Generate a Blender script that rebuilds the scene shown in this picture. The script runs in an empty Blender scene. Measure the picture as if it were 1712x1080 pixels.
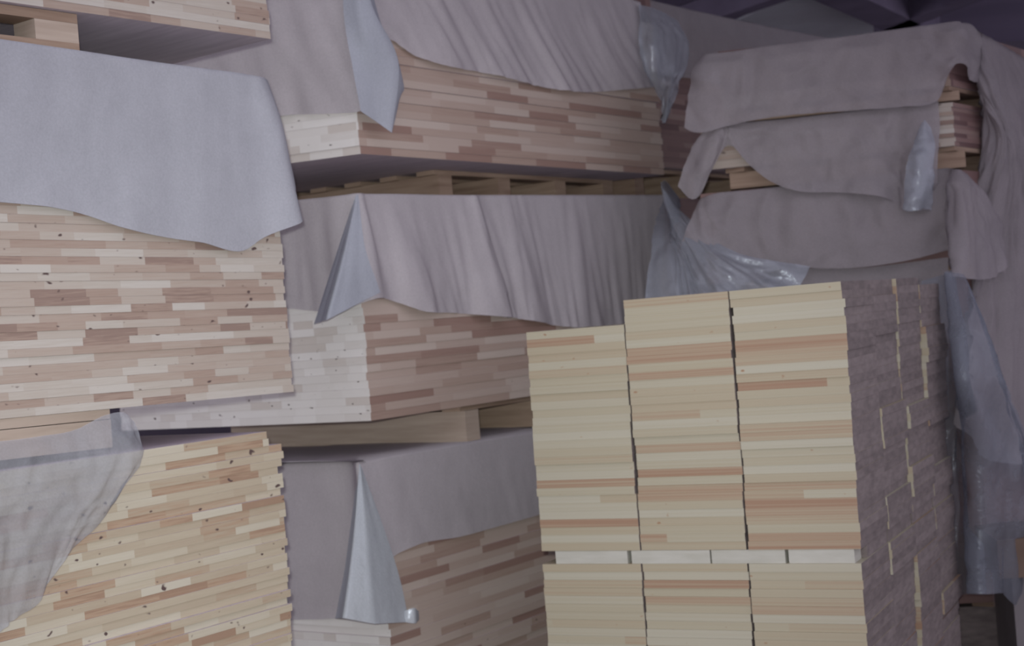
import bpy, bmesh, math, random
from mathutils import Vector, Matrix, noise

SC = bpy.context.scene
COL = SC.collection
rnd = random.Random(11)

# ------------------------------------------------------------------ camera, world, lights, exposure
W, H, FPX = 1712, 1080, 2500.0
CAM_H = 1.5
ROLL = math.atan(0.083)
cs, sn = math.cos(ROLL), math.sin(ROLL)
RIGHT = Vector((cs, 0, -sn)); UP = Vector((sn, 0, cs)); FWD = Vector((0, 1, 0))
# the roll makes plumb lines lean to the right going down
cam_data = bpy.data.cameras.new('camera')
cam_data.sensor_width = 36.0
cam_data.lens = 36.0 * FPX / W
cam_data.clip_end = 100
cam_data.dof.use_dof = True            # a slightly short focus: the whole print is soft
cam_data.dof.focus_distance = 3.4
cam_data.dof.aperture_fstop = 5.6
cam = bpy.data.objects.new('camera', cam_data)
cam.matrix_world = Matrix(((RIGHT.x, UP.x, -FWD.x, 0), (RIGHT.y, UP.y, -FWD.y, 0), (RIGHT.z, UP.z, -FWD.z, CAM_H), (0, 0, 0, 1)))
COL.objects.link(cam)
SC.camera = cam

world = bpy.data.worlds.new('world'); SC.world = world
world.use_nodes = True
bg = world.node_tree.nodes['Background']
bg.inputs[0].default_value = (0.79, 0.755, 0.89, 1)
bg.inputs[1].default_value = 0.98

flash = bpy.data.lights.new('camera_flash', 'SPOT')
flash.energy = 520
flash.color = (0.95, 1.0, 0.98)
flash.spot_size = math.radians(58); flash.spot_blend = 1.0
flash.shadow_soft_size = 0.03
fo = bpy.data.objects.new('camera_flash', flash)
fo.location = (-0.03, 0.0, CAM_H + 0.08)
fo.rotation_euler = (Vector((-0.35, 5, -0.38))).to_track_quat('-Z', 'Y').to_euler()
COL.objects.link(fo)

SC.view_settings.view_transform = 'Standard'
SC.view_settings.look = 'None'
SC.view_settings.exposure = 0.0
SC.view_settings.gamma = 1.0
SC.view_settings.use_curve_mapping = False

# ------------------------------------------------------------------ pixel <-> space helpers
def ray(px, py):
    d = RIGHT * ((px - W / 2) / FPX) + FWD - UP * ((py - H / 2) / FPX)
    return d
def at(px, py, Y):
    return Vector((0, 0, CAM_H)) + ray(px, py) * Y
def v2(x, y):
    return Vector((x, y)).normalized()

class Face:
    """a plumb plane: point A, outward normal n (plan view)"""
    def __init__(self, A, d, towards=Vector((0, 0))):
        self.A = Vector((A[0], A[1])); self.d = d.normalized()
        n = Vector((-self.d.y, self.d.x))
        if n.dot(towards - self.A) < 0: n = -n
        self.n = n
    def hit(self, px, py, off=0.0):
        r = ray(px, py)
        a = self.A + self.n * off
        t = self.n.dot(a) / self.n.dot(Vector((r.x, r.y)))
        return Vector((0, 0, CAM_H)) + r * t

# ------------------------------------------------------------------ ordinals for labels
ONES = ['', 'first', 'second', 'third', 'fourth', 'fifth', 'sixth', 'seventh', 'eighth', 'ninth', 'tenth', 'eleventh', 'twelfth', 'thirteenth',
        'fourteenth', 'fifteenth', 'sixteenth', 'seventeenth', 'eighteenth', 'nineteenth']
TENS = {20: ('twentieth', 'twenty'), 30: ('thirtieth', 'thirty'), 40: ('fortieth', 'forty'), 50: ('fiftieth', 'fifty')}
def nth(k):
    if k < 20: return ONES[k]
    a, b = TENS[k // 10 * 10]
    return a if k % 10 == 0 else b + '-' + ONES[k % 10]

# ------------------------------------------------------------------ materials
def new_mat(name):
    m = bpy.data.materials.new(name); m.use_nodes = True
    nt = m.node_tree
    for n in list(nt.nodes): nt.nodes.remove(n)
    out = nt.nodes.new('ShaderNodeOutputMaterial')
    return m, nt, out
def N(nt, t, **kw):
    n = nt.nodes.new(t)
    for k, v in kw.items():
        if k == 'inp':
            for a, b in v.items(): n.inputs[a].default_value = b
        else: setattr(n, k, v)
    return n
def L(nt, a, b): nt.links.new(a, b)
def math_node(nt, op, a, b=None, c=None):
    n = N(nt, 'ShaderNodeMath', operation=op)
    for i, v in enumerate((a, b, c)):
        if v is None: continue
        if isinstance(v, (int, float)): n.inputs[i].default_value = v
        else: L(nt, v, n.inputs[i])
    return n.outputs[0]
def ramp(nt, fac, stops, interp='LINEAR'):
    r = N(nt, 'ShaderNodeValToRGB'); cr = r.color_ramp; cr.interpolation = interp
    while len(cr.elements) < len(stops): cr.elements.new(0.5)
    for e, (p, c) in zip(cr.elements, stops):
        e.position = p; e.color = (*c, 1)
    L(nt, fac, r.inputs[0]); return r.outputs[0]

def wood_panel(name, stops, block, knots=0.0, grain=0.12, rough=0.6, row_random=True, knot_col=(.10, .065, .06)):
    """edge of a finger-jointed panel: lamella blocks of random length and colour along the row"""
    m, nt, out = new_mat(name)
    tc = N(nt, 'ShaderNodeTexCoord'); inf = N(nt, 'ShaderNodeObjectInfo')
    sx = N(nt, 'ShaderNodeSeparateXYZ'); L(nt, tc.outputs['Object'], sx.inputs[0])
    w = math_node(nt, 'ADD', sx.outputs[0], sx.outputs[1])
    w = math_node(nt, 'DIVIDE', w, block)
    w = math_node(nt, 'ADD', w, math_node(nt, 'MULTIPLY', inf.outputs['Random'], 917.3))
    vo = N(nt, 'ShaderNodeTexVoronoi', voronoi_dimensions='1D', feature='F1'); vo.inputs['Scale'].default_value = 1.0
    L(nt, w, vo.inputs['W'])
    sc_ = N(nt, 'ShaderNodeSeparateColor'); L(nt, vo.outputs['Color'], sc_.inputs[0])
    val = sc_.outputs[0]
    # fine grain running along the row
    mp = N(nt, 'ShaderNodeCombineXYZ')
    L(nt, math_node(nt, 'MULTIPLY', w, 1.6), mp.inputs[0])
    L(nt, math_node(nt, 'MULTIPLY', sx.outputs[2], 160.0), mp.inputs[1])
    L(nt, math_node(nt, 'MULTIPLY', sc_.outputs[1], 50.0), mp.inputs[2])
    no = N(nt, 'ShaderNodeTexNoise'); no.inputs['Scale'].default_value = 1.0; no.inputs['Detail'].default_value = 3
    L(nt, mp.outputs[0], no.inputs['Vector'])
    val = math_node(nt, 'ADD', val, math_node(nt, 'MULTIPLY', math_node(nt, 'SUBTRACT', no.outputs[0], 0.5), grain * 4))
    if row_random:
        val = math_node(nt, 'ADD', val, math_node(nt, 'MULTIPLY', math_node(nt, 'SUBTRACT', inf.outputs['Random'], 0.5), 0.25))
    col = ramp(nt, val, stops)
    # small knots and stains
    if knots > 0:
        kv = N(nt, 'ShaderNodeCombineXYZ')
        L(nt, math_node(nt, 'MULTIPLY', w, block * 26), kv.inputs[0])
        L(nt, math_node(nt, 'MULTIPLY', sx.outputs[2], 40.0), kv.inputs[1])
        kn = N(nt, 'ShaderNodeTexNoise'); kn.inputs['Scale'].default_value = 1.0; kn.inputs['Detail'].default_value = 1.0
        L(nt, kv.outputs[0], kn.inputs['Vector'])
        kf = N(nt, 'ShaderNodeMapRange'); kf.inputs['From Min'].default_value = 0.80 - knots; kf.inputs['From Max'].default_value = 0.86 - knots
        L(nt, kn.outputs[0], kf.inputs['Value'])
        mx = N(nt, 'ShaderNodeMix', data_type='RGBA'); L(nt, kf.outputs[0], mx.inputs['Factor'])
        L(nt, col, mx.inputs['A']); mx.inputs['B'].default_value = (*knot_col, 1)
        col = mx.outputs['Result']
    b = N(nt, 'ShaderNodeBsdfPrincipled'); b.inputs['Roughness'].default_value = rough
    b.inputs['Specular IOR Level'].default_value = 0.25
    L(nt, col, b.inputs['Base Color']); L(nt, b.outputs[0], out.inputs[0])
    return m

def plain_wood(name, c0, c1, scale=(3, 3, 60), spec=0.2, rough=0.75, per_obj=0.5):
    m, nt, out = new_mat(name)
    tc = N(nt, 'ShaderNodeTexCoord'); inf = N(nt, 'ShaderNodeObjectInfo')
    mp = N(nt, 'ShaderNodeMapping'); mp.inputs['Scale'].default_value = scale
    L(nt, tc.outputs['Object'], mp.inputs['Vector'])
    ofs = N(nt, 'ShaderNodeCombineXYZ'); L(nt, math_node(nt, 'MULTIPLY', inf.outputs['Random'], 40.0), ofs.inputs[0]); L(nt, ofs.outputs[0], mp.inputs['Location'])
    no = N(nt, 'ShaderNodeTexNoise'); no.inputs['Scale'].default_value = 1.0; no.inputs['Detail'].default_value = 4
    L(nt, mp.outputs[0], no.inputs['Vector'])
    v = math_node(nt, 'ADD', math_node(nt, 'MULTIPLY', math_node(nt, 'SUBTRACT', no.outputs[0], 0.5), 1.8), math_node(nt, 'MULTIPLY_ADD', inf.outputs['Random'], per_obj, 0.5 - per_obj / 2))
    col = ramp(nt, v, [(0.0, c0), (1.0, c1)])
    b = N(nt, 'ShaderNodeBsdfPrincipled'); b.inputs['Roughness'].default_value = rough
    b.inputs['Specular IOR Level'].default_value = spec
    L(nt, col, b.inputs['Base Color']); L(nt, b.outputs[0], out.inputs[0])
    return m

def cloth(name, base, trans=0.2, clear=0.0, gloss=0.0, rough=0.4, weave=0.25, var=0.12, bump=0.25, wrinkle=7.0):
    """woven plastic sheeting or film: diffuse + translucent, part see-through, with wrinkles"""
    m, nt, out = new_mat(name)
    tc = N(nt, 'ShaderNodeTexCoord')
    no = N(nt, 'ShaderNodeTexNoise'); no.inputs['Scale'].default_value = wrinkle; no.inputs['Detail'].default_value = 5; no.inputs['Roughness'].default_value = 0.6
    L(nt, tc.outputs['Object'], no.inputs['Vector'])
    n2 = N(nt, 'ShaderNodeTexNoise'); n2.inputs['Scale'].default_value = 140.0; n2.inputs['Detail'].default_value = 2
    L(nt, tc.outputs['Object'], n2.inputs['Vector'])
    f = math_node(nt, 'ADD', math_node(nt, 'MULTIPLY', math_node(nt, 'SUBTRACT', no.outputs[0], 0.5), var * 2), math_node(nt, 'MULTIPLY', math_node(nt, 'SUBTRACT', n2.outputs[0], 0.5), weave))
    f = math_node(nt, 'ADD', f, 1.0)
    vm = N(nt, 'ShaderNodeVectorMath', operation='SCALE'); vm.inputs[0].default_value = base; L(nt, f, vm.inputs['Scale'])
    bp = N(nt, 'ShaderNodeBump'); bp.inputs['Strength'].default_value = bump; bp.inputs['Distance'].default_value = 0.02
    L(nt, no.outputs[0], bp.inputs['Height'])
    d = N(nt, 'ShaderNodeBsdfDiffuse'); L(nt, vm.outputs[0], d.inputs['Color']); L(nt, bp.outputs[0], d.inputs['Normal'])
    t = N(nt, 'ShaderNodeBsdfTranslucent'); L(nt, vm.outputs[0], t.inputs['Color']); L(nt, bp.outputs[0], t.inputs['Normal'])
    s = N(nt, 'ShaderNodeMixShader'); s.inputs[0].default_value = trans; L(nt, d.outputs[0], s.inputs[1]); L(nt, t.outputs[0], s.inputs[2])
    cur = s.outputs[0]
    if clear > 0:
        tr = N(nt, 'ShaderNodeBsdfTransparent'); tr.inputs[0].default_value = (0.92, 0.93, 0.96, 1)
        s2 = N(nt, 'ShaderNodeMixShader')
        cl = math_node(nt, 'ADD', math_node(nt, 'MULTIPLY', math_node(nt, 'SUBTRACT', no.outputs[0], 0.5), clear), clear)
        L(nt, cl, s2.inputs[0]); L(nt, cur, s2.inputs[1]); L(nt, tr.outputs[0], s2.inputs[2]); cur = s2.outputs[0]
    if gloss > 0:
        g = N(nt, 'ShaderNodeBsdfGlossy'); g.inputs['Roughness'].default_value = rough; g.inputs['Color'].default_value = (0.85, 0.9, 1, 1); L(nt, bp.outputs[0], g.inputs['Normal'])
        s3 = N(nt, 'ShaderNodeMixShader'); s3.inputs[0].default_value = gloss; L(nt, cur, s3.inputs[1]); L(nt, g.outputs[0], s3.inputs[2]); cur = s3.outputs[0]
    L(nt, cur, out.inputs[0])
    return m

def mottled(name, c0, c1, scale=2.0, rough=0.85):
    m, nt, out = new_mat(name)
    tc = N(nt, 'ShaderNodeTexCoord')
    no = N(nt, 'ShaderNodeTexNoise'); no.inputs['Scale'].default_value = scale; no.inputs['Detail'].default_value = 5
    L(nt, tc.outputs['Object'], no.inputs['Vector'])
    col = ramp(nt, no.outputs[0], [(0.3, c0), (0.7, c1)])
    b = N(nt, 'ShaderNodeBsdfPrincipled'); b.inputs['Roughness'].default_value = rough; b.inputs['Specular IOR Level'].default_value = 0.2
    L(nt, col, b.inputs['Base Color']); L(nt, b.outputs[0], out.inputs[0])
    return m

PALE = (.56, .50, .42); CREAM = (.50, .42, .33); TAN = (.40, .29, .215); BROWN = (.26, .165, .125); DARK = (.15, .09, .075)
M = {}
M['left_side'] = wood_panel('wood_left', [(0.0, (.27,.19,.155)), (0.08, (.34, .25, .20)), (0.30, (.385, .305, .25)), (0.55, (.425, .36, .305)), (0.8, (.45,.40,.345)), (1.0, (.50, .46, .41))], 0.16, knots=0.10, grain=0.10)
M['low_side'] = wood_panel('wood_yellow', [(0.0, (.33, .22, .15)), (0.06, (.40, .28, .19)), (0.22, (.42, .345, .25)), (0.55, (.47, .405, .30)), (1.0, (.53, .485, .385))], 0.20, knots=0.10, grain=0.11)
M['mid_side'] = wood_panel('wood_reddish', [(0.0, (.34, .22, .18)), (0.25, (.44, .325, .265)), (0.55, (.50, .39, .33)), (1.0, (.57, .475, .41))], 0.36, knots=0.02, grain=0.09)
M['mid_end'] = wood_panel('wood_pale_end', [(0.0, (.64, .58, .53)), (0.2, (.73, .69, .65)), (1.0, (.80, .765, .73))], 0.11, knots=0.085, grain=0.05)
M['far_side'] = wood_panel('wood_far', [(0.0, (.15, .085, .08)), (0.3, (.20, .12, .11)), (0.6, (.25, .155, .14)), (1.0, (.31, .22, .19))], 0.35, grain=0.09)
M['cut_side'] = wood_panel('wood_cut_board', [(0.0, (.33, .21, .14)), (0.12, (.375, .275, .19)), (0.3, (.405, .345, .245)), (0.6, (.415, .372, .272)), (1.0, (.455, .425, .335))], 3.0, knots=0.06, grain=0.16, row_random=False, knot_col=(.33, .20, .12))
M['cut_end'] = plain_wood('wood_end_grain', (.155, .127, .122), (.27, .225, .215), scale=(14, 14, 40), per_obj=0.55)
M['batten'] = plain_wood('wood_batten', (.44, .425, .365), (.54, .525, .47), scale=(8, 8, 40))
M['pallet'] = plain_wood('wood_pallet', (.22, .145, .105), (.42, .31, .23), scale=(3, 3, 40), per_obj=0.4)
M['pallet_pale'] = plain_wood('wood_pallet_pale', (.36, .28, .22), (.50, .41, .34), scale=(3, 3, 40), per_obj=0.3)
M['underside'] = plain_wood('wood_underside_lifted', (.50, .43, .47), (.68, .60, .64), scale=(30, 3, 3), per_obj=0.3)  # brightened and tinted mauve: fill light beneath the piles put into the colour
M['cover_grey'] = cloth('sheet_grey', (.41, .41, .445), trans=0.15)
M['cover_mauve'] = cloth('sheet_mauve', (.56, .515, .535), trans=0.15, clear=0.05)
M['cover_dull'] = cloth('sheet_dull', (.385, .35, .365), trans=0.12, clear=0.22, var=0.28, bump=0.6)
M['film'] = cloth('film_clear', (.27, .285, .33), trans=0.15, clear=0.50, gloss=0.03, rough=0.25, var=0.3, bump=0.8, wrinkle=9.0)
M['film_fold'] = cloth('film_fold', (.56, .59, .62), trans=0.15, clear=0.08, gloss=0.05, rough=0.25, var=0.10, bump=0.35, wrinkle=9.0)
M['fold'] = cloth('sheet_fold', (.45, .465, .52), trans=0.15, clear=0.02, var=0.08)
M['film_corner'] = cloth('film_corner', (.48, .51, .57), trans=0.15, clear=0.46, gloss=0.06, rough=0.22, var=0.2, bump=0.5, wrinkle=12.0)
M['film_dusty'] = cloth('film_dusty', (.44, .45, .48), trans=0.15, clear=0.52, var=0.25, bump=0.4, wrinkle=6.0)
M['floor'] = mottled('concrete_floor', (.20, .18, .185), (.29, .265, .27))
M['wall'] = mottled('dim_wall', (.11, .095, .125), (.15, .13, .165), 0.6)
M['roof'] = mottled('roof_sheet', (.20, .17, .25), (.27, .23, .33), 0.8)
M['rooflight'] = mottled('pale_roof_sheet', (.42, .41, .44), (.60, .62, .66), 0.9)  # paler than the ceiling around it
M['steel'] = mottled('dark_steel', (.15, .125, .18), (.20, .17, .24), 3.0)
M['box'] = mottled('brown_card', (.15, .10, .075), (.21, .15, .115), 4.0)

# ------------------------------------------------------------------ object helpers
def mesh_obj(name, verts, faces, mats, parent=None, fmats=None, smooth=False):
    me = bpy.data.meshes.new(name); me.from_pydata([tuple(v) for v in verts], [], faces)
    for m in (mats if isinstance(mats, list) else [mats]): me.materials.append(m)
    if fmats:
        for p, i in zip(me.polygons, fmats): p.material_index = i
    if smooth:
        for p in me.polygons: p.use_smooth = True
    me.update()
    o = bpy.data.objects.new(name, me); COL.objects.link(o)
    if parent: o.parent = parent
    return o
def tag(o, label, cat, group=None, kind=None):
    o['label'] = label; o['category'] = cat
    if group: o['group'] = group
    if kind: o['kind'] = kind
    return o
def empty(name, loc, label, cat, group=None):
    o = bpy.data.objects.new(name, None); COL.objects.link(o); o.location = loc
    o.empty_display_size = 0.1
    return tag(o, label, cat, group)
BOXF = [(0, 3, 2, 1), (4, 5, 6, 7), (0, 1, 5, 4), (1, 2, 6, 5), (2, 3, 7, 6), (3, 0, 4, 7)]   # bottom, top, sides
def prism(foot, z0, z1):
    """eight corners over a four-point footprint; z0, z1 numbers or functions of the point"""
    a = [(p[0], p[1], z0(p) if callable(z0) else z0) for p in foot]
    b = [(p[0], p[1], z1(p) if callable(z1) else z1) for p in foot]
    return a + b
def bar(name, a, b, width, height, mat, parent=None, up=Vector((0, 0, 1)), origin=None):
    """a straight timber from a to b (centre of its base line)"""
    d = (b - a).normalized(); s = d.cross(up).normalized() * (width / 2); u = s.cross(d).normalized() * height
    o = origin or Vector((0, 0, 0))
    vs = [a - s, b - s, b + s, a + s]; vs = [v - o for v in vs] + [v + u - o for v in vs]
    ob = mesh_obj(name, vs, BOXF, mat, parent)
    return ob
def structure(o): o['kind'] = 'structure'; return o

# ------------------------------------------------------------------ room
def slab(name, x0, x1, y0, y1, z0, z1, mat):
    return structure(mesh_obj(name, prism([(x0, y0), (x1, y0), (x1, y1), (x0, y1)], z0, z1), BOXF, mat))
FLOOR = -0.24
slab('floor', -7, 9, -2, 15, FLOOR - .2, FLOOR, M['floor'])
slab('wall_back', -7, 9, 15, 15.2, FLOOR, 5.6, M['wall'])
CEIL = 3.9
slab('ceiling', -7, 9, 5, 15, CEIL, CEIL + .1, M['roof'])
def on_plane_z(px, py, z):
    r = ray(px, py); return Vector((0, 0, CAM_H)) + r * ((z - CAM_H) / r.z)
rp = [on_plane_z(x, y, CEIL - .03) for x, y in ((1205, 48), (1335, -12), (1392, -12), (1500, 40), (1500, 84), (1290, 84))]
structure(mesh_obj('ceiling_panel', [p for p in rp] + [p + Vector((0, 0, .02)) for p in rp], [tuple(range(6))[::-1], tuple(range(6, 12))] + [(i, (i + 1) % 6, 6 + (i + 1) % 6, 6 + i) for i in range(6)], M['rooflight']))
for k, (p, q, wd) in enumerate((((1150, 52), (1345, -14), .16), ((1375, -14), (1545, 62), .30), ((1480, 56), (1640, -6), .22))):
    a, b = on_plane_z(*p, CEIL - .2), on_plane_z(*q, CEIL - .2)
    structure(bar('beam', a, b, wd, .19, M['steel']))

# ------------------------------------------------------------------ piles of panels
REST_V, REST_F = [], []          # everything past the individually built panels
class Pile:
    """corner C, visible side along dS, other face along dE, lengths, z range and number of panels"""
    def __init__(self, C, dS, dE, lS, lE, z0, z1, t, side, end, lean=Vector((0, 0)), tilt=0.0, zref=None, jit=0.0025):
        self.C, self.dS, self.dE, self.lS, self.lE, self.z0, self.z1 = Vector(C), dS.normalized(), dE.normalized(), lS, lE, z0, z1
        self.n = max(1, round((z1 - z0) / t)); self.t = (z1 - z0) / self.n
        self.side, self.end, self.lean, self.tilt, self.jit = side, end, lean, tilt, jit
        self.zref = z0 if zref is None else zref
        self.S = Face(self.C, self.dS); self.E = Face(self.C, self.dE)
    def corner(self, z): return self.C + self.lean * (z - self.zref)
    def build(self, lo, hi, labeller, cat, group, name='glued_panel', rest=True, bumps=None):
        ang = math.atan2(self.dS.y, self.dS.x)
        rot = Matrix.Rotation(-ang, 2)
        foot = [Vector((0, 0)), self.dS * self.lS, self.dS * self.lS + self.dE * self.lE, self.dE * self.lE]
        loc = [rot @ p for p in foot]
        # footprint order so that the prism is not inside out
        area = sum(loc[i].x * loc[(i + 1) % 4].y - loc[(i + 1) % 4].x * loc[i].y for i in range(4))
        if area < 0: loc = [loc[0], loc[3], loc[2], loc[1]]; fm = [2, 2, 1, 0, 1, 0]
        else: fm = [2, 2, 0, 1, 0, 1]
        k = self.tilt
        zf = lambda z: (lambda p: z + k * p[0])
        vs = prism(loc, zf(0.0), zf(self.t - 0.0003))
        proto = None
        for i in range(self.n):
            z = self.z0 + i * self.t
            c = self.corner(z)
            if lo <= i < hi:
                j = rnd.gauss(0, self.jit); j2 = rnd.gauss(0, self.jit)
                if bumps and i in bumps: j += bumps[i]
                if proto is None:
                    o = proto = mesh_obj(name, vs, BOXF, [self.side, self.end, M['underside']], None, fm)
                else:
                    o = proto.copy(); COL.objects.link(o)
                q = c + self.dS * j + self.dE * j2
                o.location = (q.x, q.y, z); o.rotation_euler = (0, 0, ang + rnd.gauss(0, 0.0016))
                tag(o, labeller(i), cat, group)
            elif rest:
                b = len(REST_V); r2 = Matrix.Rotation(ang, 2)
                for v in vs:
                    w = r2 @ Vector((v[0], v[1])) + c
                    REST_V.append((w.x, w.y, v[2] + z))
                REST_F.extend([tuple(b + a for a in f) for f in BOXF])

dS, dE = v2(.7, 1), v2(-1, .7)
def zpix(px, py, face): return face.hit(px, py).z

# --- middle column: three piles one above the other
Cc = at(613, 600, 6.0)
C1 = Pile((Cc.x, Cc.y), dS, dE, 2.52, 1.5, FLOOR + .14, zpix(601, 774, Face((Cc.x, Cc.y), dS)) - .012, .032, M['mid_side'], M['mid_end'])
z2b = zpix(625, 703, C1.S); z2t = zpix(597, 326, C1.S)
C2 = Pile((Cc.x, Cc.y), dS, dE, 2.52, 1.5, z2b, z2t, .032, M['mid_side'], M['mid_end'], jit=.003)
Cq = at(600, 225, 6.0)
z3b = zpix(607, 260, C1.S)
C3 = Pile((Cq.x, Cq.y), v2(.7, 1), v2(-2.5, 1), 2.5, 1.24, z3b, 3.23, .032, M['mid_side'], M['mid_end'])
print('C z', C1.z1, z2b, z2t, z3b)
C1.build(0, 24, lambda i: '%s bare panel from the floor up on the lowest middle pile' % nth(i + 1), 'panel', 'bare panels of the lowest middle pile')
C2.build(0, 19, lambda i: '%s panel from the bottom of the central pile under the pleated cloth' % nth(i + 1), 'panel', 'bare panels of the central pile')
C3.build(0, 25, lambda i: '%s panel from the bottom of the upper middle pile beside the hanging flap' % nth(i + 1), 'panel', 'bare panels of the upper middle pile')

# --- behind the upper middle pile: the next pile of the row and what carries it
Dq = C3.C + C3.dS * 2.56 + dE * .22
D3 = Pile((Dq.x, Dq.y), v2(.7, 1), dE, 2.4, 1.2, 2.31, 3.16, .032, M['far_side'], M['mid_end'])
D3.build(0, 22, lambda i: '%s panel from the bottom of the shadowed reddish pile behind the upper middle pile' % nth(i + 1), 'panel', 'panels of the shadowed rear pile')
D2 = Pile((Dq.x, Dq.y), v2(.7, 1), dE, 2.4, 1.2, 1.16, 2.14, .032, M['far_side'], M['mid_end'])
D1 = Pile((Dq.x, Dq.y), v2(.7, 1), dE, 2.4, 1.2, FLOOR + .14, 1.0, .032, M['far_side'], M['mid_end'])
for p in (D1, D2): p.build(0, 0, None, None, None)

# --- left column
El = at(481, 540, 5.0)
dL, dLb = -v2(.75, 1), v2(-1, .75)
L2f = Face((El.x, El.y), dL)
zl2b = zpix(490, 655, L2f); zl2t = zpix(449, 129, L2f)
L2 = Pile((El.x, El.y), dL, dLb, 2.3, 1.24, zl2b, zl2t - .04, .0238, M['left_side'], M['mid_end'], tilt=0.020, jit=.003)
E1 = L2f.hit(470, 760) ; E1b = L2f.hit(486, 1040)
C_l1 = L2f.hit(440, 722)
leanv = (Vector((E1b.x, E1b.y)) - Vector((E1.x, E1.y))) / (E1b.z - E1.z)
L1 = Pile((E1.x, E1.y), -v2(.70, 1), v2(-1, .7), 2.3, 1.24, FLOOR + .14, C_l1.z, .0238, M['low_side'], M['mid_end'], lean=leanv, zref=E1.z, jit=.004)
L3e = L2f.hit(452, 65)
L3 = Pile((L3e.x, L3e.y), dL, dLb, 2.3, 1.24, L3e.z, L3e.z + .45, .0238, M['left_side'], M['mid_end'], tilt=0.0)
print('L z', L1.z1, zl2b, zl2t, L3e.z)
n1 = L1.n
L1.build(n1 - 34, n1, lambda i: '%s panel from the top of the low yellowish pile at lower left' % nth(n1 - i), 'panel', 'panels of the low yellowish pile',
         bumps={n1 - 1: .055, n1 - 2: .05, n1 - 3: -.012, n1 - 4: -.01, n1 - 5: .0, n1 - 6: .016})
L2.build(0, 31, lambda i: '%s panel from the bottom of the big left pile below the grey cloth' % nth(i + 1), 'panel', 'bare panels of the big left pile')
L3.build(0, 6, lambda i: '%s panel from the bottom of the highest pile at upper left' % nth(i + 1), 'panel', 'panels of the highest left pile')

# --- right column, deeper in the hall
Rc = at(1602, 300, 7.0)
rS, rE = v2(.75, 1), v2(-6, 1)
RF = Face((Rc.x, Rc.y), rE); RS = Face((Rc.x, Rc.y), rS)
zr = lambda px, py: zpix(px, py, RF)
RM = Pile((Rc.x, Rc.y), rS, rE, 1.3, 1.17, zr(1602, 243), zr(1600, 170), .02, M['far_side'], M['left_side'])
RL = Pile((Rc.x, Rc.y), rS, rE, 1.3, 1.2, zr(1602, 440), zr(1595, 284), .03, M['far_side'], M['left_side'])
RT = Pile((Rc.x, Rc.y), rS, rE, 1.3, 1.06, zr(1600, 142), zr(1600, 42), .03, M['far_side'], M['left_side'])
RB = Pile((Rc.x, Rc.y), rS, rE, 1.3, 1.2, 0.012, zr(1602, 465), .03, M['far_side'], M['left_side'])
print('R z', RM.z0, RM.z1, RL.z0, RL.z1, RT.z0, RT.z1, RB.z1)
RM.build(0, RM.n, lambda i: '%s panel from the bottom of the thin rear right pile with exposed end' % nth(i + 1), 'panel', 'panels of the thin rear right pile')
RT.build(0, 1, lambda i: 'lowest panel of the topmost rear right pile, seen in the tent opening', 'panel')if False else None
RT.build(0, 2, lambda i: '%s panel from the bottom of the topmost rear right pile' % nth(i + 1), 'panel', 'panels of the topmost rear right pile')
for p in (RL, RB): p.build(0, 0, None, None, None)

rest = mesh_obj('covered_panels', REST_V, REST_F, M['far_side'])  # the darker wood puts the shade on these panels into their colour
tag(rest, 'remaining panels mostly hidden beneath the covers of all the piles', 'panel', 'covered panels', 'stuff')

# ------------------------------------------------------------------ pallets
def pallet(label, C, d_str, d_across, s_list, length, z0, z1, inset, mats, wid=.10, deck=True, group='pallets between the piles'):
    """stringers along d_str set at the distances s_list along d_across, thin deck boards on top"""
    C = Vector(C); root = empty('pallet', (C.x, C.y, z0), label, 'pallet', group)
    org = Vector((C.x, C.y, z0)); td = 0.022 if deck else 0.0
    for k, s in enumerate(s_list):
        a = C + d_across * (s + wid / 2) + d_str * inset
        b = a + d_str * length
        bar('stringer', Vector((a.x, a.y, z0)), Vector((b.x, b.y, z0)), wid, z1 - z0 - td - .001, mats[k % len(mats)], root, origin=org)
    if deck:
        s0, s1 = s_list[0] - .02, s_list[-1] + wid + .02
        nb = 5
        for k in range(nb):
            q = inset + .06 + (length - .12) * k / (nb - 1)
            a = C + d_across * s0 + d_str * q; b = C + d_across * s1 + d_str * q
            bar('deck_board', Vector((a.x, a.y, z1 - td)), Vector((b.x, b.y, z1 - td)), .10, td - .001, M['pallet'], root, origin=org)
    return root
pallet('knotty brown pallet carrying the upper middle pile', (Cc.x, Cc.y), dE, dS, [.86, 1.33, 1.83, 2.3], 1.0, z2t + .012, z3b, .22, [M['pallet']])
pallet('pale pallet carrying the central pile', (Cc.x, Cc.y), dE, dS, [.66, 1.32, 1.95, 2.3], 1.45, C1.z1 + .012, z2b, .03, [M['pallet_pale'], M['pallet']])
pallet('shadowed pallet carrying the reddish rear pile', (Dq.x, Dq.y), dE, v2(.7, 1), [.1, .7, 1.4, 2.1], 1.1, 2.14, 2.31, .06, [M['pallet']])
pallet('shadowed pallet in the middle of the rear column', (Dq.x, Dq.y), dE, v2(.7, 1), [.1, .7, 1.4, 2.1], 1.1, 1.0, 1.16, .06, [M['pallet']])
pallet('pallet on the floor beneath the lowest middle pile', (Cc.x, Cc.y), dE, dS, [.1, .8, 1.5, 2.2], 1.15, FLOOR, FLOOR + .139, .04, [M['pallet']])
pallet('pallet on the floor under the reddish rear column', (Dq.x, Dq.y), dE, v2(.7, 1), [.1, .7, 1.4, 2.1], 1.1, FLOOR, FLOOR + .139, .06, [M['pallet']])
pallet('pallet on the floor beneath the low yellowish pile', (L1.corner(FLOOR).x, L1.corner(FLOOR).y), v2(-1, .7), -v2(.7, 1), [.1, .7, 1.4, 2.0], 1.15, FLOOR, FLOOR + .139, .04, [M['pallet']])
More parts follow.
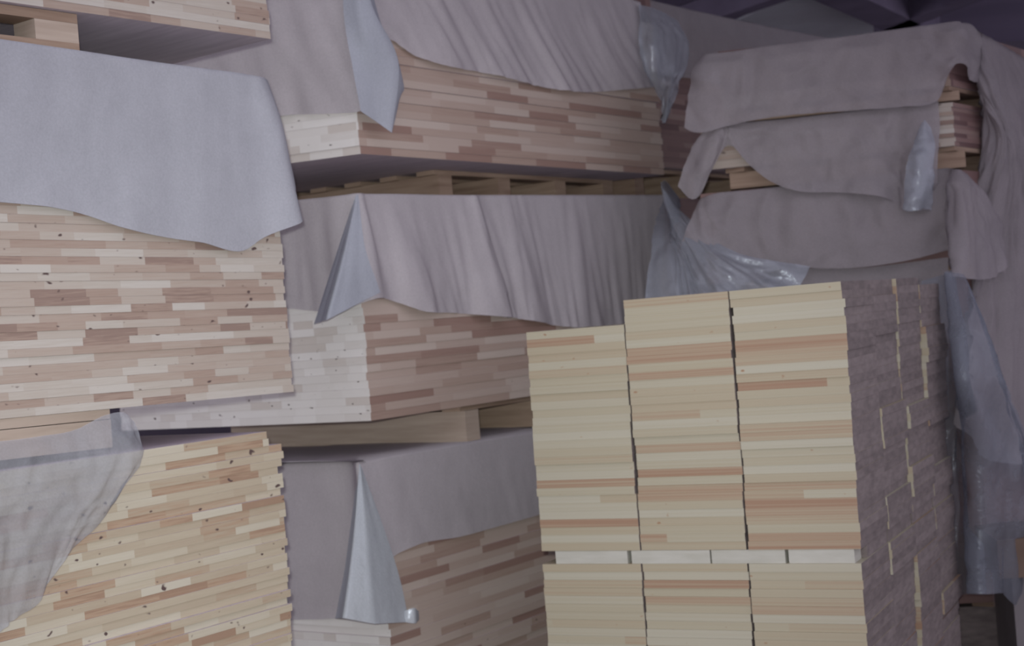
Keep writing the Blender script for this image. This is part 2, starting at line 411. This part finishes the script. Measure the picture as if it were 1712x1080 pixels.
pallet('pallet on the floor under the rear right column', (Rc.x, Rc.y), rE, rS, [.05, .5, 1.1], 1.1, FLOOR, .01, .0, [M['cut_end']])
pallet('reddish pallet under the topmost rear right pile', (Rc.x, Rc.y), rE, rS, [.04, .5, 1.1], 1.1, RM.z1 + .012, RT.z0, .0, [M['pallet']])
pallet('reddish pallet under the thin rear right pile', (Rc.x, Rc.y), rE, rS, [.05, .5, 1.1], 1.1, RL.z1 + .012, RM.z0, .0, [M['pallet']])
pallet('shadowed pallet low in the rear right column', (Rc.x, Rc.y), rE, rS, [.05, .5, 1.1], 1.1, RB.z1 + .004, RL.z0, .0, [M['pallet']])

# left pallets: stringers run along the visible side
def left_pallet(label, E, z0, z1, k0, length, k_tilt, mat, setback=.02, block=False):
    root = empty('pallet', (E[0], E[1], z0), label, 'pallet', 'pallets between the piles')
    org = Vector((E[0], E[1], z0)); E = Vector(E)
    h = z1 - z0
    for j, b_ in enumerate((setback, .52, 1.05)):
        a = E + dL * k0 + dLb * (b_ + .05); b = a + dL * length
        za, zb = z0 + k_tilt * k0, z0 + k_tilt * (k0 + length)
        if block:
            bar('bottom_board', Vector((a.x, a.y, za)), Vector((b.x, b.y, zb)), .10, h * .22, mat, root, origin=org)
            bar('top_board', Vector((a.x, a.y, za + h * .74)), Vector((b.x, b.y, zb + h * .74)), .10, h * .25, mat, root, origin=org)
            for q in (0.0, .36, .95):
                a2 = a + dL * q; b2 = a2 + dL * (.13 if q else .15)
                bar('block', Vector((a2.x, a2.y, za + h * .22)), Vector((b2.x, b2.y, za + h * .22)), .10, h * .515, M['pallet_pale'], root, origin=org)
        else:
            bar('stringer', Vector((a.x, a.y, za)), Vector((b.x, b.y, zb)), .10, h * .72, mat, root, origin=org)
            bar('deck_board', Vector((a.x, a.y, za + h * .74)), Vector((b.x, b.y, zb + h * .74)), .10, h * .25, mat, root, origin=org)
    return root
qx = L2f.hit(190, 680); s190 = (Vector((qx.x, qx.y)) - L2.C).dot(dL)
left_pallet('pale pallet under the big left pile, above the dusty film', (El.x, El.y), L1.z1 + .004, zl2b, s190, 1.5, .020, M['pallet_pale'])
left_pallet('grey block pallet on the big left pile under the highest pile', (El.x, El.y), zl2t + .016, L3.z0 - .001, s190, 1.5, 0.0, M['pallet'], block=True)

# ------------------------------------------------------------------ foreground stack of cut boards
Fc = at(1430, 780, 5.0)
fS, fE = v2(.5, 1), v2(-2, 1)
FF = Face((Fc.x, Fc.y), fE); FS = Face((Fc.x, Fc.y), fS)
fz_top = zpix(1410, 470, FF); fb_top = zpix(1450, 918, FF); fb_bot = zpix(1450, 942, FF)
pl, pr = FF.hit(893, 750), FF.hit(1432, 750)
f_w = (Vector((pl.x, pl.y)) - Vector((pr.x, pr.y))).length / 3
print('F', fz_top, fb_top, fb_bot, f_w)
TB = .0288
n_up = round((fz_top - fb_top) / TB); tb_u = (fz_top - fb_top) / n_up
F_BASE = FLOOR + .14
n_lo = round((fb_bot - F_BASE) / TB); tb_l = (fb_bot - F_BASE) / n_lo
BW, BD = f_w - .008, .415
FREST_V, FREST_F = [], []
fproto = None
fang = math.atan2(fE.y, fE.x)
def board_box(w, d, t):
    # local x runs along the front (fE), local y runs away from the camera
    r2 = Matrix.Rotation(-fang, 2)
    foot = [Vector((0, 0)), fE * w, fE * w + fS * d, fS * d]
    loc = [r2 @ p for p in foot]
    if sum(loc[i].x * loc[(i + 1) % 4].y - loc[(i + 1) % 4].x * loc[i].y for i in range(4)) < 0:
        return prism([loc[0], loc[3], loc[2], loc[1]], 0, t), [2, 2, 1, 0, 1, 0]
    return prism(loc, 0, t), [2, 2, 0, 1, 0, 1]
def walk(n, amp, hold):
    out, cur, left = [], 0.0, 0
    for i in range(n):
        if left <= 0: cur = rnd.uniform(-amp, amp); left = rnd.randint(*hold)
        left -= 1; out.append(cur + rnd.gauss(0, .0012))
    return out
def add_column(cx, cy, drop, where, group):
    """column cx along the front counted from the right corner, cy away from the camera"""
    global fproto
    base = Vector((Fc.x, Fc.y)) + fE * (cx * f_w) + fS * (cy * (BD + .004))
    nt_ = n_up - drop; total = n_lo + nt_
    wx = walk(total, .004 if cy == 0 else .018, (3, 9)); wy = walk(total, .006, (3, 8))
    for i in range(total):
        up = i >= n_lo
        z = fb_top + (i - n_lo) * tb_u if up else F_BASE + i * tb_l
        t = (tb_u if up else tb_l)
        q = base + fE * (wx[i] + .014 * (1.0 - z)) + fS * wy[i]
        px_y = 540 + (CAM_H - z) / q.y * FPX
        vs, fm = board_box(BW, BD, t - .0004)
        if px_y - 0.083 * (q.x / q.y * FPX) > 1190 or (cy > 0 and cx > 0):
            b = len(FREST_V); r2 = Matrix.Rotation(fang, 2)
            for v in vs:
                w = r2 @ Vector((v[0], v[1])) + q; FREST_V.append((w.x, w.y, v[2] + z))
            FREST_F.extend([tuple(b + a for a in f) for f in BOXF]); continue
        if fproto is None:
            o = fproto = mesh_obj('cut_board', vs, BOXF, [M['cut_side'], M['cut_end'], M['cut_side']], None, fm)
        else:
            o = fproto.copy(); COL.objects.link(o)
        o.location = (q.x, q.y, z); o.rotation_euler = (0, 0, fang + rnd.gauss(0, .0022))
        tag(o, where % nth(total - i), 'board', group)
for cx, nm, drop in ((2, 'left', 3), (1, 'middle', 0), (0, 'right', 0)):
    add_column(cx, 0, drop, '%s board from the top in the foreground stack, ' + nm + ' front column', 'cut boards in the %s front column' % nm)
for cy, nm, drop in ((1, 'second', 0), (2, 'third', 0), (3, 'rearmost', 1)):
    add_column(0, cy, drop, '%s dark-ended board from the top, ' + nm + ' column along the foreground stack side', 'cut boards in the %s side column' % nm)
fr = mesh_obj('lower_cut_boards', FREST_V, FREST_F, M['cut_side'])
tag(fr, 'remaining cut boards at the very foot of the foreground stack', 'board', 'lower cut boards', 'stuff')
# battens between the two tiers
bat = [(928, 1048), (1055, 1186), (1189, 1312), (1318, 1428)]
for k, (xa, xb) in enumerate(bat):
    pa, pb = FF.hit(xb, 930), FF.hit(xa, 930)
    a = Vector((pa.x, pa.y)) + fS * .05; b = Vector((pb.x, pb.y)) + fS * .05
    o = bar('batten', Vector((a.x, a.y, fb_bot)), Vector((b.x, b.y, fb_bot)), .09, fb_top - fb_bot - .001, M['batten'], origin=Vector((a.x, a.y, fb_bot)))
    o.location = (a.x, a.y, fb_bot)
    tag(o, 'whitish batten between the tiers of the foreground stack, %s counted from the left' % nth(k + 1), 'batten', 'battens in the foreground stack')
for k, (d0, d1) in enumerate(((.11, .42), (.43, .83), (.85, 1.25), (1.27, 1.66))):
    a = Vector((Fc.x, Fc.y)) + fS * ((d0 + d1) / 2) + fE * .012; b = a + fE * (f_w - .03)
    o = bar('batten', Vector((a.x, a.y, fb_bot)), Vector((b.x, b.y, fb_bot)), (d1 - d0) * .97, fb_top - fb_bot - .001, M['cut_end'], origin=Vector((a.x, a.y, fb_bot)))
    o.location = (a.x, a.y, fb_bot)
    tag(o, 'dark batten end on the shaded side of the foreground stack, %s going back' % nth(k + 1), 'batten', 'battens in the foreground stack')
pallet('pallet on the floor beneath the foreground stack of cut boards', (Fc.x, Fc.y), fE, fS, [.05, .75, 1.5], 3 * f_w - .1, FLOOR, FLOOR + .139, .05, [M['pallet']])

# ------------------------------------------------------------------ covers
def catmull(p, t):
    n = len(p)
    if n == 2: return p[0].lerp(p[1], t)
    x = t * (n - 1); i = min(int(x), n - 2); f = x - i
    a = p[i - 1] if i > 0 else p[0] * 2 - p[1]; b, c = p[i], p[i + 1]; d = p[i + 2] if i + 2 < n else p[-1] * 2 - p[-2]
    return 0.5 * ((2 * b) + (c - a) * f + (2 * a - 5 * b + 4 * c - d) * f * f + (3 * b - a - 3 * c + d) * f ** 3)
def sheet(name, cols, mat, nv=40, step=.02, fold=.012, freq=9.0, seed=0.0, parent=None, smooth_u=True, inward=None, skew=0.0, rag=0.0, crumple=0.0, cfreq=7.0):
    """a hanging sheet: cols = list of polylines (top..hem) of points in space; folds hang down from the edge;
    inward = vector (or list of vectors) by which the top edge runs back over the pile"""
    rows = [[catmull(c, k / nv) for k in range(nv + 1)] for c in cols]
    grid = []; arcs = []; inw = []
    arc = 0.0
    for j in range(len(rows) - 1):
        a = rows[j]; b = rows[j + 1]
        ln = max((a[0] - b[0]).length, (a[-1] - b[-1]).length)
        ns = max(1, int(ln / step))
        for s in range(ns + (1 if j == len(rows) - 2 else 0)):
            f = s / ns
            if smooth_u:
                pm = rows[j - 1] if j > 0 else None; pn = rows[j + 2] if j + 2 < len(rows) else None
                rr = []
                for k in range(nv + 1):
                    p0 = pm[k] if pm else a[k] * 2 - b[k]; p3 = pn[k] if pn else b[k] * 2 - a[k]
                    # centripetal-ish tangents so that close columns make crisp folds
                    l0, l1, l2 = max((a[k] - p0).length, 1e-4), max((b[k] - a[k]).length, 1e-4), max((p3 - b[k]).length, 1e-4)
                    m1 = ((a[k] - p0) / l0 * l1 + (b[k] - a[k]) / l1 * l0) / (l0 + l1) * l1
                    m2 = ((b[k] - a[k]) / l1 * l2 + (p3 - b[k]) / l2 * l1) / (l1 + l2) * l1
                    h00, h10, h01, h11 = 2 * f**3 - 3 * f * f + 1, f**3 - 2 * f * f + f, -2 * f**3 + 3 * f * f, f**3 - f * f
                    rr.append(a[k] * h00 + m1 * h10 + b[k] * h01 + m2 * h11)
                grid.append(rr)
            else:
                grid.append([a[k].lerp(b[k], f) for k in range(nv + 1)])
            arcs.append(arc + ln * f)
            if inward:
                iv = inward if isinstance(inward, list) else [inward] * len(cols)
                inw.append(iv[j].lerp(iv[min(j + 1, len(iv) - 1)], f))
        arc += ln
    nu = len(grid)
    verts = []; faces = []
    eye = Vector((0, 0, CAM_H))
    for i in range(nu):
        i0, i1 = max(i - 1, 0), min(i + 1, nu - 1)
        if inward:
            for q in range(5):
                f = 1 - q / 5
                verts.append(grid[i][0] + inw[i] * f + Vector((0, 0, .003 * noise.noise(Vector((arcs[i] * 5, f * 3, seed + 7))))))
        for k in range(nv + 1):
            p = grid[i][k]; t = k / nv
            tu = grid[i1][k] - grid[i0][k]; n = Vector((tu.y, -tu.x, 0))
            if n.length < 1e-6: n = Vector((0, -1, 0))
            n.normalize()
            if n.dot(eye - p) < 0: n = -n
            u = arcs[i] + skew * t
            a = abs(noise.noise(Vector((u * freq, t * .9, seed)))) * 1.6 + .5 * abs(noise.noise(Vector((u * freq * 2.3, t * 2.0, seed + 3))))
            env = .15 + t ** .7
            q = p + n * (fold * a * env)
            if crumple:
                w = Vector((u * cfreq, (grid[i][0] - p).length * cfreq * .8, seed + 11))
                w += Vector((noise.noise(w * .6), noise.noise(w * .6 + Vector((9, 4, 2))), 0)) * .9
                r1 = 1 - 2 * abs(noise.noise(w)); r2_ = 1 - 2 * abs(noise.noise(w * 2.1 + Vector((3, 1, 5))))
                q += n * (crumple * (r1 * .7 + r2_ * .4 + .3) * min(1, t * 4 + .25))
            if rag and k > nv - 4: q.z += rag * noise.noise(Vector((u * 14, 0, seed))) * (k - nv + 4) / 4
            verts.append(q)
    rowlen = nv + 1 + (5 if inward else 0)
    for i in range(nu - 1):
        for k in range(rowlen - 1):
            a = i * rowlen + k
            faces.append((a, a + rowlen, a + rowlen + 1, a + 1))
    org = sum(verts, Vector()) / len(verts) if parent is None else Vector()
    o = mesh_obj(name, [v - org for v in verts], faces, mat, parent, smooth=True)
    o.location = org
    return o
def pts(*specs):
    """(px, py, Face or depth, offset)"""
    r = []
    for s in specs:
        px, py, f = s[:3]; off = s[3] if len(s) > 3 else 0.0
        r.append(f.hit(px, py, off) if isinstance(f, Face) else at(px, py, f))
    return r
def keep_parent(child, parent):
    child.parent = parent; child.matrix_parent_inverse = Matrix.Translation(-parent.location)
    return child

# big grey cloth on the left pile
F_ = L2f
cols = [pts((x, yt, F_, .010), (xm, (yt + yh) / 2, F_, .016), (x2, yh, F_, .020)) for x, yt, xm, x2, yh in
        ((-800, -60, -800, -800, 372), (-560, -28, -560, -560, 352), (-330, 10, -330, -330, 345), (-150, 40, -150, -150, 330), (0, 65, 0, 0, 338), (130, 84, 130, 130, 356), (215, 97, 215, 215, 384), (330, 113, 330, 330, 405), (400, 122, 404, 414, 416), (418, 125, 426, 432, 402))]
cols.append(pts((434, 128, F_, .012), (462, 200, F_, .03), (480, 285, F_, .04), (503, 371, F_, .06)))
q = El + Vector((.03, .06, 0))
cols.append(pts((447, 134, 5.08), (468, 200, 5.09), (487, 285, 5.10), (497, 362, 5.10)))
inv = [Vector((dLb.x, dLb.y, 0)) * .5] * 11 + [Vector((dLb.x, dLb.y, 0)) * .4]
o = sheet('dust_sheet', cols, M['cover_grey'], fold=.010, freq=5, seed=1.3, inward=inv)
tag(o, 'large smooth grey cloth hanging over the big left pile', 'cover')

# pleated cloth on the central pile
S, E = C2.S, C2.E
cols = [pts((380, 345, E, .01), (395, 520, E, .02)), pts((470, 337, E, .01), (487, 516, E, .02)), pts((520, 332, E, .012), (540, 520, E, .03)), pts((575, 326, E, .012), (590, 512, E, .04)),
        pts((598, 323, S, .014), (625, 500, S, .05)), pts((612, 324, S, .010), (655, 503, S, .012)), pts((650, 324, S, .012), (705, 520, S, .05)),
        pts((700, 325, S, .010), (752, 523, S, .012)), pts((760, 326, S, .01), (795, 526, S, .02)), pts((784, 326, S, .02), (822, 528, S, .07)), pts((792, 326, S, .03), (848, 530, S, .09)), pts((800, 326, S, .01), (858, 532, S, .01)),
        pts((850, 326, S, .014), (895, 537, S, .05)), pts((870, 326, S, .01), (925, 544, S, .012)), pts((940, 326, S, .014), (970, 548, S, .04)), pts((1000, 326, S, .01), (1030, 543, S, .012)), pts((1060, 326, S, .014), (1075, 530, S, .03)), pts((1112, 326, S, .012), (1100, 500, S, .03))]
iv = [Vector((-E.n.x, -E.n.y, 0)) * .5] * 4 + [Vector((-S.n.x - E.n.x, -S.n.y - E.n.y, 0)) * .4] + [Vector((-S.n.x, -S.n.y, 0)) * .6] * 13
cov2 = sheet('dust_sheet', cols, M['cover_mauve'], fold=.016, freq=9, seed=4.1, inward=iv)
tag(cov2, 'pleated mauve grey cloth draped over the central pile', 'cover')
fold = sheet('corner_fold', [pts((595, 326, E, .02), (560, 432, E, .05), (525, 543, E, .06)), pts((597, 325, S, .03), (574, 430, S, .06), (546, 535, S, .07)), pts((599, 325, S, .03), (610, 415, S, .08), (634, 489, S, .08))],
             M['fold'], fold=.006, freq=5, seed=9, smooth_u=False)
keep_parent(fold, cov2); fold['label'] = 'bluish triangular corner fold'
film = sheet('corner_film', [pts((1108, 327, S, .03), (1096, 400, 7.30), (1078, 520, 7.05)), pts((1113, 326, S, .03), (1126, 405, 7.22), (1134, 520, 7.0)), pts((1117, 327, 7.46), (1146, 405, 7.15), (1185, 520, 6.95)),
                             pts((1120, 332, 7.46), (1180, 422, 7.06), (1270, 520, 6.9)), pts((1122, 338, 7.46), (1200, 424, 7.06), (1320, 495, 6.98)), pts((1123, 342, 7.46), (1215, 418, 7.08), (1350, 446, 7.02))],
             M['film_corner'], fold=.015, freq=9, seed=12, crumple=.02, cfreq=8)
keep_parent(film, cov2); film['label'] = 'crumpled clear plastic film corner'

# smooth cloth on the lowest middle pile
S, E = C1.S, C1.E
cols = [pts((380, 778, E, .008), (405, 1036, E, .012)), pts((470, 776, E, .008), (490, 1036, E, .014)), pts((540, 774, E, .008), (556, 1034, E, .02)), pts((585, 773, E, .008), (603, 1030, E, .03)),
        pts((600, 773, S, .010), (622, 1005, S, .04)), pts((612, 771, S, .008), (648, 940, S, .02)), pts((640, 765, S, .008), (690, 914, S, .016)), pts((720, 751, S, .008), (770, 897, S, .014)), pts((800, 737, S, .008), (840, 878, S, .014)), pts((890, 722, S, .008), (915, 857, S, .014)), pts((1060, 694, S, .008), (1075, 815, S, .014))]
iv = [Vector((dS.x, dS.y, 0)) * 2.3] * 4 + [Vector((dS.x, dS.y, 0)) * 1.2 - Vector((S.n.x, S.n.y, 0)) * .6] + [Vector((-S.n.x, -S.n.y, 0)) * 1.18] * 6
cov1 = sheet('dust_sheet', cols, M['cover_mauve'], fold=.005, freq=5, seed=21, inward=iv)
tag(cov1, 'taut mauve cloth over the lowest middle pile', 'cover')
fold = sheet('corner_fold', [pts((599, 778, E, .015), (588, 870, E, .03), (576, 960, E, .05), (562, 1034, E, .06)), pts((601, 776, S, .02), (594, 870, S, .05), (584, 960, S, .09), (573, 1033, S, .11)),
                             pts((602, 776, S, .02), (610, 870, S, .07), (616, 960, S, .12), (626, 1043, S, .15)), pts((604, 780, S, .015), (636, 870, S, .05), (664, 960, S, .08), (682, 1040, S, .10))],
             M['film_fold'], fold=.006, freq=7, seed=17, smooth_u=False)
keep_parent(fold, cov1); fold['label'] = 'shiny cone of folded plastic film'
tip = sheet('fold_tip', [pts((676, 1022, S, .10), (676, 1040, S, .10)), pts((688, 1017, S, .13), (690, 1042, S, .13)), pts((700, 1022, S, .10), (699, 1037, S, .10))], M['film_fold'], nv=6, fold=.004, seed=2)
keep_parent(tip, cov1)

# cloth on the upper middle pile
S, E = C3.S, C3.E
top = lambda x: -172 + (x - 598) * .372
cols = [pts((200, -60, E, .01), (215, 215, E, .02)), pts((390, -120, E, .01), (402, 200, E, .02)), pts((448, -135, E, .01), (474, 194, E, .03)), pts((470, -140, E, .01), (492, 192, E, .012)), pts((505, -150, E, .012), (530, 191, E, .02)), pts((560, -160, E, .012), (580, 189, E, .015)),
        pts((581, -165, E, .012), (602, 187, E, .02)), pts((586, -165, S, .02), (612, 60, S, .05), (624, 120, S, .05)), pts((592, -165, S, .012), (628, 20, S, .03), (648, 66, S, .02))]
for x, xh, yh, of in ((640, 690, 92, .02), (700, 755, 112, .05), (740, 800, 121, .015), (800, 850, 131, .04), (850, 900, 145, .015), (900, 945, 152, .05), (950, 990, 154, .02), (1020, 1045, 150, .04), (1070, 1092, 146, .02)):
    cols.append(pts((x, top(x), S, .01), ((x + xh) / 2 - 8, (top(x) + yh) / 2, S, .015 + of * .3), (xh, yh, S, of)))
iv = [Vector((-E.n.x, -E.n.y, 0)) * .4] * 7 + [Vector((-S.n.x, -S.n.y, 0)) * .4] * 11
cov3 = sheet('dust_sheet', cols, M['cover_mauve'], fold=.016, freq=8, seed=33, inward=iv, skew=-.35)
tag(cov3, 'mauve cloth swagged over the upper middle pile', 'cover')
fold = sheet('corner_flap', [pts((584, -165, E, .02), (574, 0, E, .05), (590, 120, E, .07), (603, 186, E, .06)), pts((586, -165, S, .03), (600, 20, S, .09), (626, 130, S, .08), (632, 206, S, .07)),
                             pts((588, -165, S, .03), (618, 0, S, .11), (664, 100, S, .13), (655, 222, S, .10)), pts((590, -160, S, .02), (630, 20, S, .06), (672, 135, S, .07), (668, 160, S, .07))], M['fold'], fold=.006, freq=5, seed=40, smooth_u=False)
keep_parent(fold, cov3); fold['label'] = 'pale blue flap at the corner'
film = sheet('corner_film', [pts((1066, 8, S, .03), (1072, 60, S, .05), (1076, 110, S, .05), (1084, 143, S, .04)), pts((1088, 12, S, .05), (1092, 70, S, .12), (1094, 130, S, .10), (1098, 165, S, .06)),
                             pts((1110, 22, S, .04), (1122, 60, S, .08), (1112, 130, S, .10), (1101, 206, S, .06)), pts((1133, 36, S, .0), (1144, 85, S, .02), (1130, 140, S, .04), (1104, 207, S, .04))], M['film_corner'], fold=.02, freq=16, seed=44, smooth_u=False, crumple=.016, cfreq=9)
keep_parent(film, cov3); film['label'] = 'crumpled shiny film at the corner'

# cloth on the rear pile
S = D3.S
cols = [pts((1060, -8, S, .01), (1075, 128, S, .02)), pts((1120, 8, S, .01), (1130, 128, S, .02)), pts((1200, 26, S, .01), (1200, 140, S, .03)), pts((1290, 45, S, .01), (1290, 160, S, .02)), pts((1400, 66, S, .01), (1400, 180, S, .02))]
o = sheet('dust_sheet', cols, M['cover_dull'], fold=.012, freq=6, seed=50, inward=Vector((-S.n.x, -S.n.y, 0)) * .5)
tag(o, 'dim brownish cloth over the rear pile under the roof', 'cover')

# rear right column: three cloths one above the other
tops = ((1180, 90), (1225, 86), (1268, 79), (1340, 70), (1420, 60), (1500, 49), (1560, 41), (1597, 36))
cols = [pts((1180, 89, RF, -.05), (1158, 150, RF, .0), (1152, 214, RF, .03))]
for (x, y), (xm, ym), (xh, yh) in zip(tops, ((1178, 140), (1220, 140), (1268, 140), (1340, 130), (1420, 125), (1500, 115), (1555, 105), (1598, 75)), ((1165, 222), (1215, 212), (1275, 200), (1345, 192), (1425, 186), (1505, 180), (1566, 170), (1592, 108))):
    cols.append(pts((x, y, RF, .012), (xm, ym, RF, .03), (xh, yh, RF, .05)))
cols.append(pts((1603, 38, RS, .03), (1606, 95, RS, .02), (1610, 136, RS, .015)))
cols.append(pts((1634, 50, RS, .03), (1638, 100, RS, .02), (1642, 140, RS, .015)))
cols.append(pts((1642, 56, RS, .05), (1652, 150, RS, .09), (1680, 270, RS, .10), (1664, 480, RS, .06), (1630, 760, RS, .05)))
cols.append(pts((1668, 72, RS, .03), (1688, 160, RS, .07), (1712, 280, RS, .14), (1730, 480, RS, .18), (1748, 780, RS, .16)))
cols.append(pts((1725, 106, RS, .02), (1740, 200, RS, .06), (1760, 300, RS, .14), (1775, 480, RS, .18), (1790, 800, RS, .16)))
cols.append(pts((1790, 140, RS, .02), (1800, 220, RS, .06), (1812, 320, RS, .10), (1825, 480, RS, .12), (1840, 800, RS, .16)))
iv = [Vector((.1, .5, 0))] * 9 + [Vector((-.2, .4, 0))] * 2 + [Vector((-RS.n.x, -RS.n.y, 0)) * .4] * 4
o = sheet('dust_sheet', cols, M['cover_dull'], fold=.02, freq=5, seed=61, inward=iv, crumple=.03, cfreq=6)
tag(o, 'dark tent-like cloth on the topmost rear right pile', 'cover')

cols = [pts((1180, 216, RF, .02), (1158, 262, RF, .05), (1139, 312, RF, .06)), pts((1192, 211, RF, .03), (1172, 270, RF, .09), (1160, 334, RF, .08)), pts((1205, 209, RF, .03), (1200, 236, RF, .06), (1184, 290, RF, .06)),
        pts((1210, 209, RF, .02), (1214, 225, RF, .03), (1219, 243, RF, .03)), pts((1230, 206, RF, .012), (1240, 240, RF, .02), (1252, 275, RF, .03)), pts((1265, 203, RF, .012), (1275, 250, RF, .02), (1290, 304, RF, .04)), pts((1320, 198, RF, .012), (1330, 260, RF, .03), (1345, 322, RF, .06)),
        pts((1390, 190, RF, .012), (1390, 260, RF, .02), (1390, 322, RF, .05)), pts((1440, 184, RF, .012), (1445, 260, RF, .05), (1450, 326, RF, .09)), pts((1500, 178, RF, .012), (1508, 260, RF, .02), (1512, 344, RF, .04)), pts((1535, 173, RF, .02), (1530, 260, RF, .07), (1528, 352, RF, .09)), pts((1568, 169, RF, .012), (1563, 250, RF, .02), (1553, 354, RF, .03))]
cov = sheet('dust_sheet', cols, M['cover_dull'], fold=.015, freq=6, seed=72, inward=Vector((.1, .5, 0)), crumple=.028, cfreq=6)
tag(cov, 'wavy grey cloth with a loose left flap on the thin rear right pile', 'cover')
film = sheet('film_strip', [pts((1535, 220, RF, .10), (1520, 280, RF, .12), (1513, 350, RF, .13)), pts((1545, 200, RF, .12), (1540, 280, RF, .16), (1530, 352, RF, .16)), pts((1556, 215, RF, .08), (1556, 280, RF, .10), (1550, 353, RF, .09))], M['film_corner'], fold=.016, freq=20, seed=75, smooth_u=False, crumple=.018, cfreq=14, rag=.03)
keep_parent(film, cov); film['label'] = 'bluish strip of film down the cloth'

cols = [pts((1172, 332, RF, .0), (1150, 380, RF, .04), (1140, 412, RF, .06)), pts((1190, 325, RF, .012), (1190, 380, RF, .05), (1195, 424, RF, .08)), pts((1250, 318, RF, .012), (1255, 380, RF, .03), (1262, 438, RF, .05)), pts((1330, 309, RF, .012), (1335, 380, RF, .04), (1340, 447, RF, .08)),
        pts((1420, 299, RF, .012), (1425, 370, RF, .03), (1430, 448, RF, .05)), pts((1500, 291, RF, .012), (1505, 360, RF, .03), (1510, 437, RF, .06)), pts((1590, 281, RF, .014), (1592, 350, RF, .04), (1592, 418, RF, .05)),
        pts((1600, 283, RS, .03), (1605, 350, RS, .07), (1598, 462, RS, .10)), pts((1612, 290, RS, .02), (1640, 360, RS, .08), (1662, 456, RS, .10)), pts((1618, 300, RS, .0), (1656, 360, RS, .02), (1675, 408, RS, .04))]
o = sheet('dust_sheet', cols, M['cover_dull'], fold=.015, freq=6, seed=83, inward=Vector((.05, .5, 0)), crumple=.03, cfreq=6)
tag(o, 'see-through brownish cloth low on the rear right column', 'cover')

# bottom of the rear right column: pale cloth and the long film hanging to the floor
cols = [pts((1285, 470, RF, .03), (1270, 560, RF, .05), (1265, 700, RF, .05)), pts((1310, 458, RF, .03), (1310, 560, RF, .05), (1310, 700, RF, .05)), pts((1450, 447, RF, .03), (1450, 560, RF, .05), (1450, 700, RF, .05)), pts((1585, 430, RF, .04), (1585, 560, RF, .05), (1585, 700, RF, .05))]
o = sheet('dust_sheet', cols, M['cover_dull'], fold=.02, freq=5, seed=88, crumple=.02)
tag(o, 'pale grey cloth just behind the top of the foreground stack', 'cover')
cols = [pts((1540, 470, RF, .08), (1560, 640, RF, .10), (1575, 800, RF, .12), (1585, 992, RF, .10)), pts((1575, 460, RF, .10), (1590, 640, RF, .18), (1605, 740, RF, .14), (1606, 992, RF, .12)), pts((1590, 456, RS, .14), (1620, 620, RS, .26), (1640, 760, RS, .22), (1640, 992, RS, .18)),
        pts((1600, 457, RS, .15), (1640, 600, RS, .28), (1668, 740, RS, .24), (1668, 992, RS, .20)), pts((1608, 460, RS, .15), (1656, 610, RS, .27), (1690, 760, RS, .26), (1695, 1012, RS, .22)), pts((1614, 470, RS, .14), (1664, 640, RS, .24), (1712, 800, RS, .22), (1720, 960, RS, .20)), pts((1618, 480, RS, .13), (1672, 650, RS, .22), (1735, 830, RS, .20), (1750, 930, RS, .18))]
o = sheet('plastic_film', cols, M['film'], fold=.02, freq=5, seed=95, crumple=.022, cfreq=5)
tag(o, 'long bluish plastic film hanging to the floor right of the foreground stack', 'film')

# dusty film over the left half of the low pile
SF = L1.S
cols = [pts((-560, 800, SF, .05), (-560, 960, SF, .08), (-560, 1120, SF, .08)), pts((-340, 776, SF, .05), (-340, 930, SF, .08), (-330, 1100, SF, .10)), pts((-160, 756, SF, .05), (-150, 900, SF, .08), (-140, 1070, SF, .10)), pts((-40, 742, SF, .04), (-30, 880, SF, .07), (-20, 1060, SF, .08)), pts((60, 730, SF, .04), (50, 860, SF, .07), (20, 1030, SF, .07)), pts((125, 718, SF, .04), (110, 850, SF, .07), (50, 1010, SF, .05)),
        pts((175, 694, SF, .05), (168, 800, SF, .08), (105, 925, SF, .05)), pts((205, 690, SF, .05), (205, 780, SF, .08), (155, 872, SF, .04)), pts((222, 705, SF, .04), (229, 760, SF, .06), (192, 824, SF, .03))]
o = sheet('plastic_film', cols, M['film_dusty'], fold=.012, freq=6, seed=101, inward=None, crumple=.02, cfreq=8)
tag(o, 'dusty see-through film over the low yellowish pile', 'film')

# ------------------------------------------------------------------ far right: box on the floor
b = at(1672, 968, 6.55)
bx = [(b.x, b.y), (b.x + .6, b.y - .05), (b.x + .65, b.y + .45), (b.x + .05, b.y + .5)]
cx_ = sum(p[0] for p in bx) / 4; cy_ = sum(p[1] for p in bx) / 4
root = empty('carton', (cx_, cy_, FLOOR), 'brown box on a dark base by the long film at the far right', 'box')
mesh_obj('box_body', prism([(p[0] - cx_, p[1] - cy_) for p in bx], b.z - FLOOR, b.z + .17 - FLOOR), BOXF, M['box'], root)
mesh_obj('box_base', prism([((p[0] - cx_) * .8, (p[1] - cy_) * .8) for p in bx], 0.0, b.z - FLOOR), BOXF, M['floor'], root)
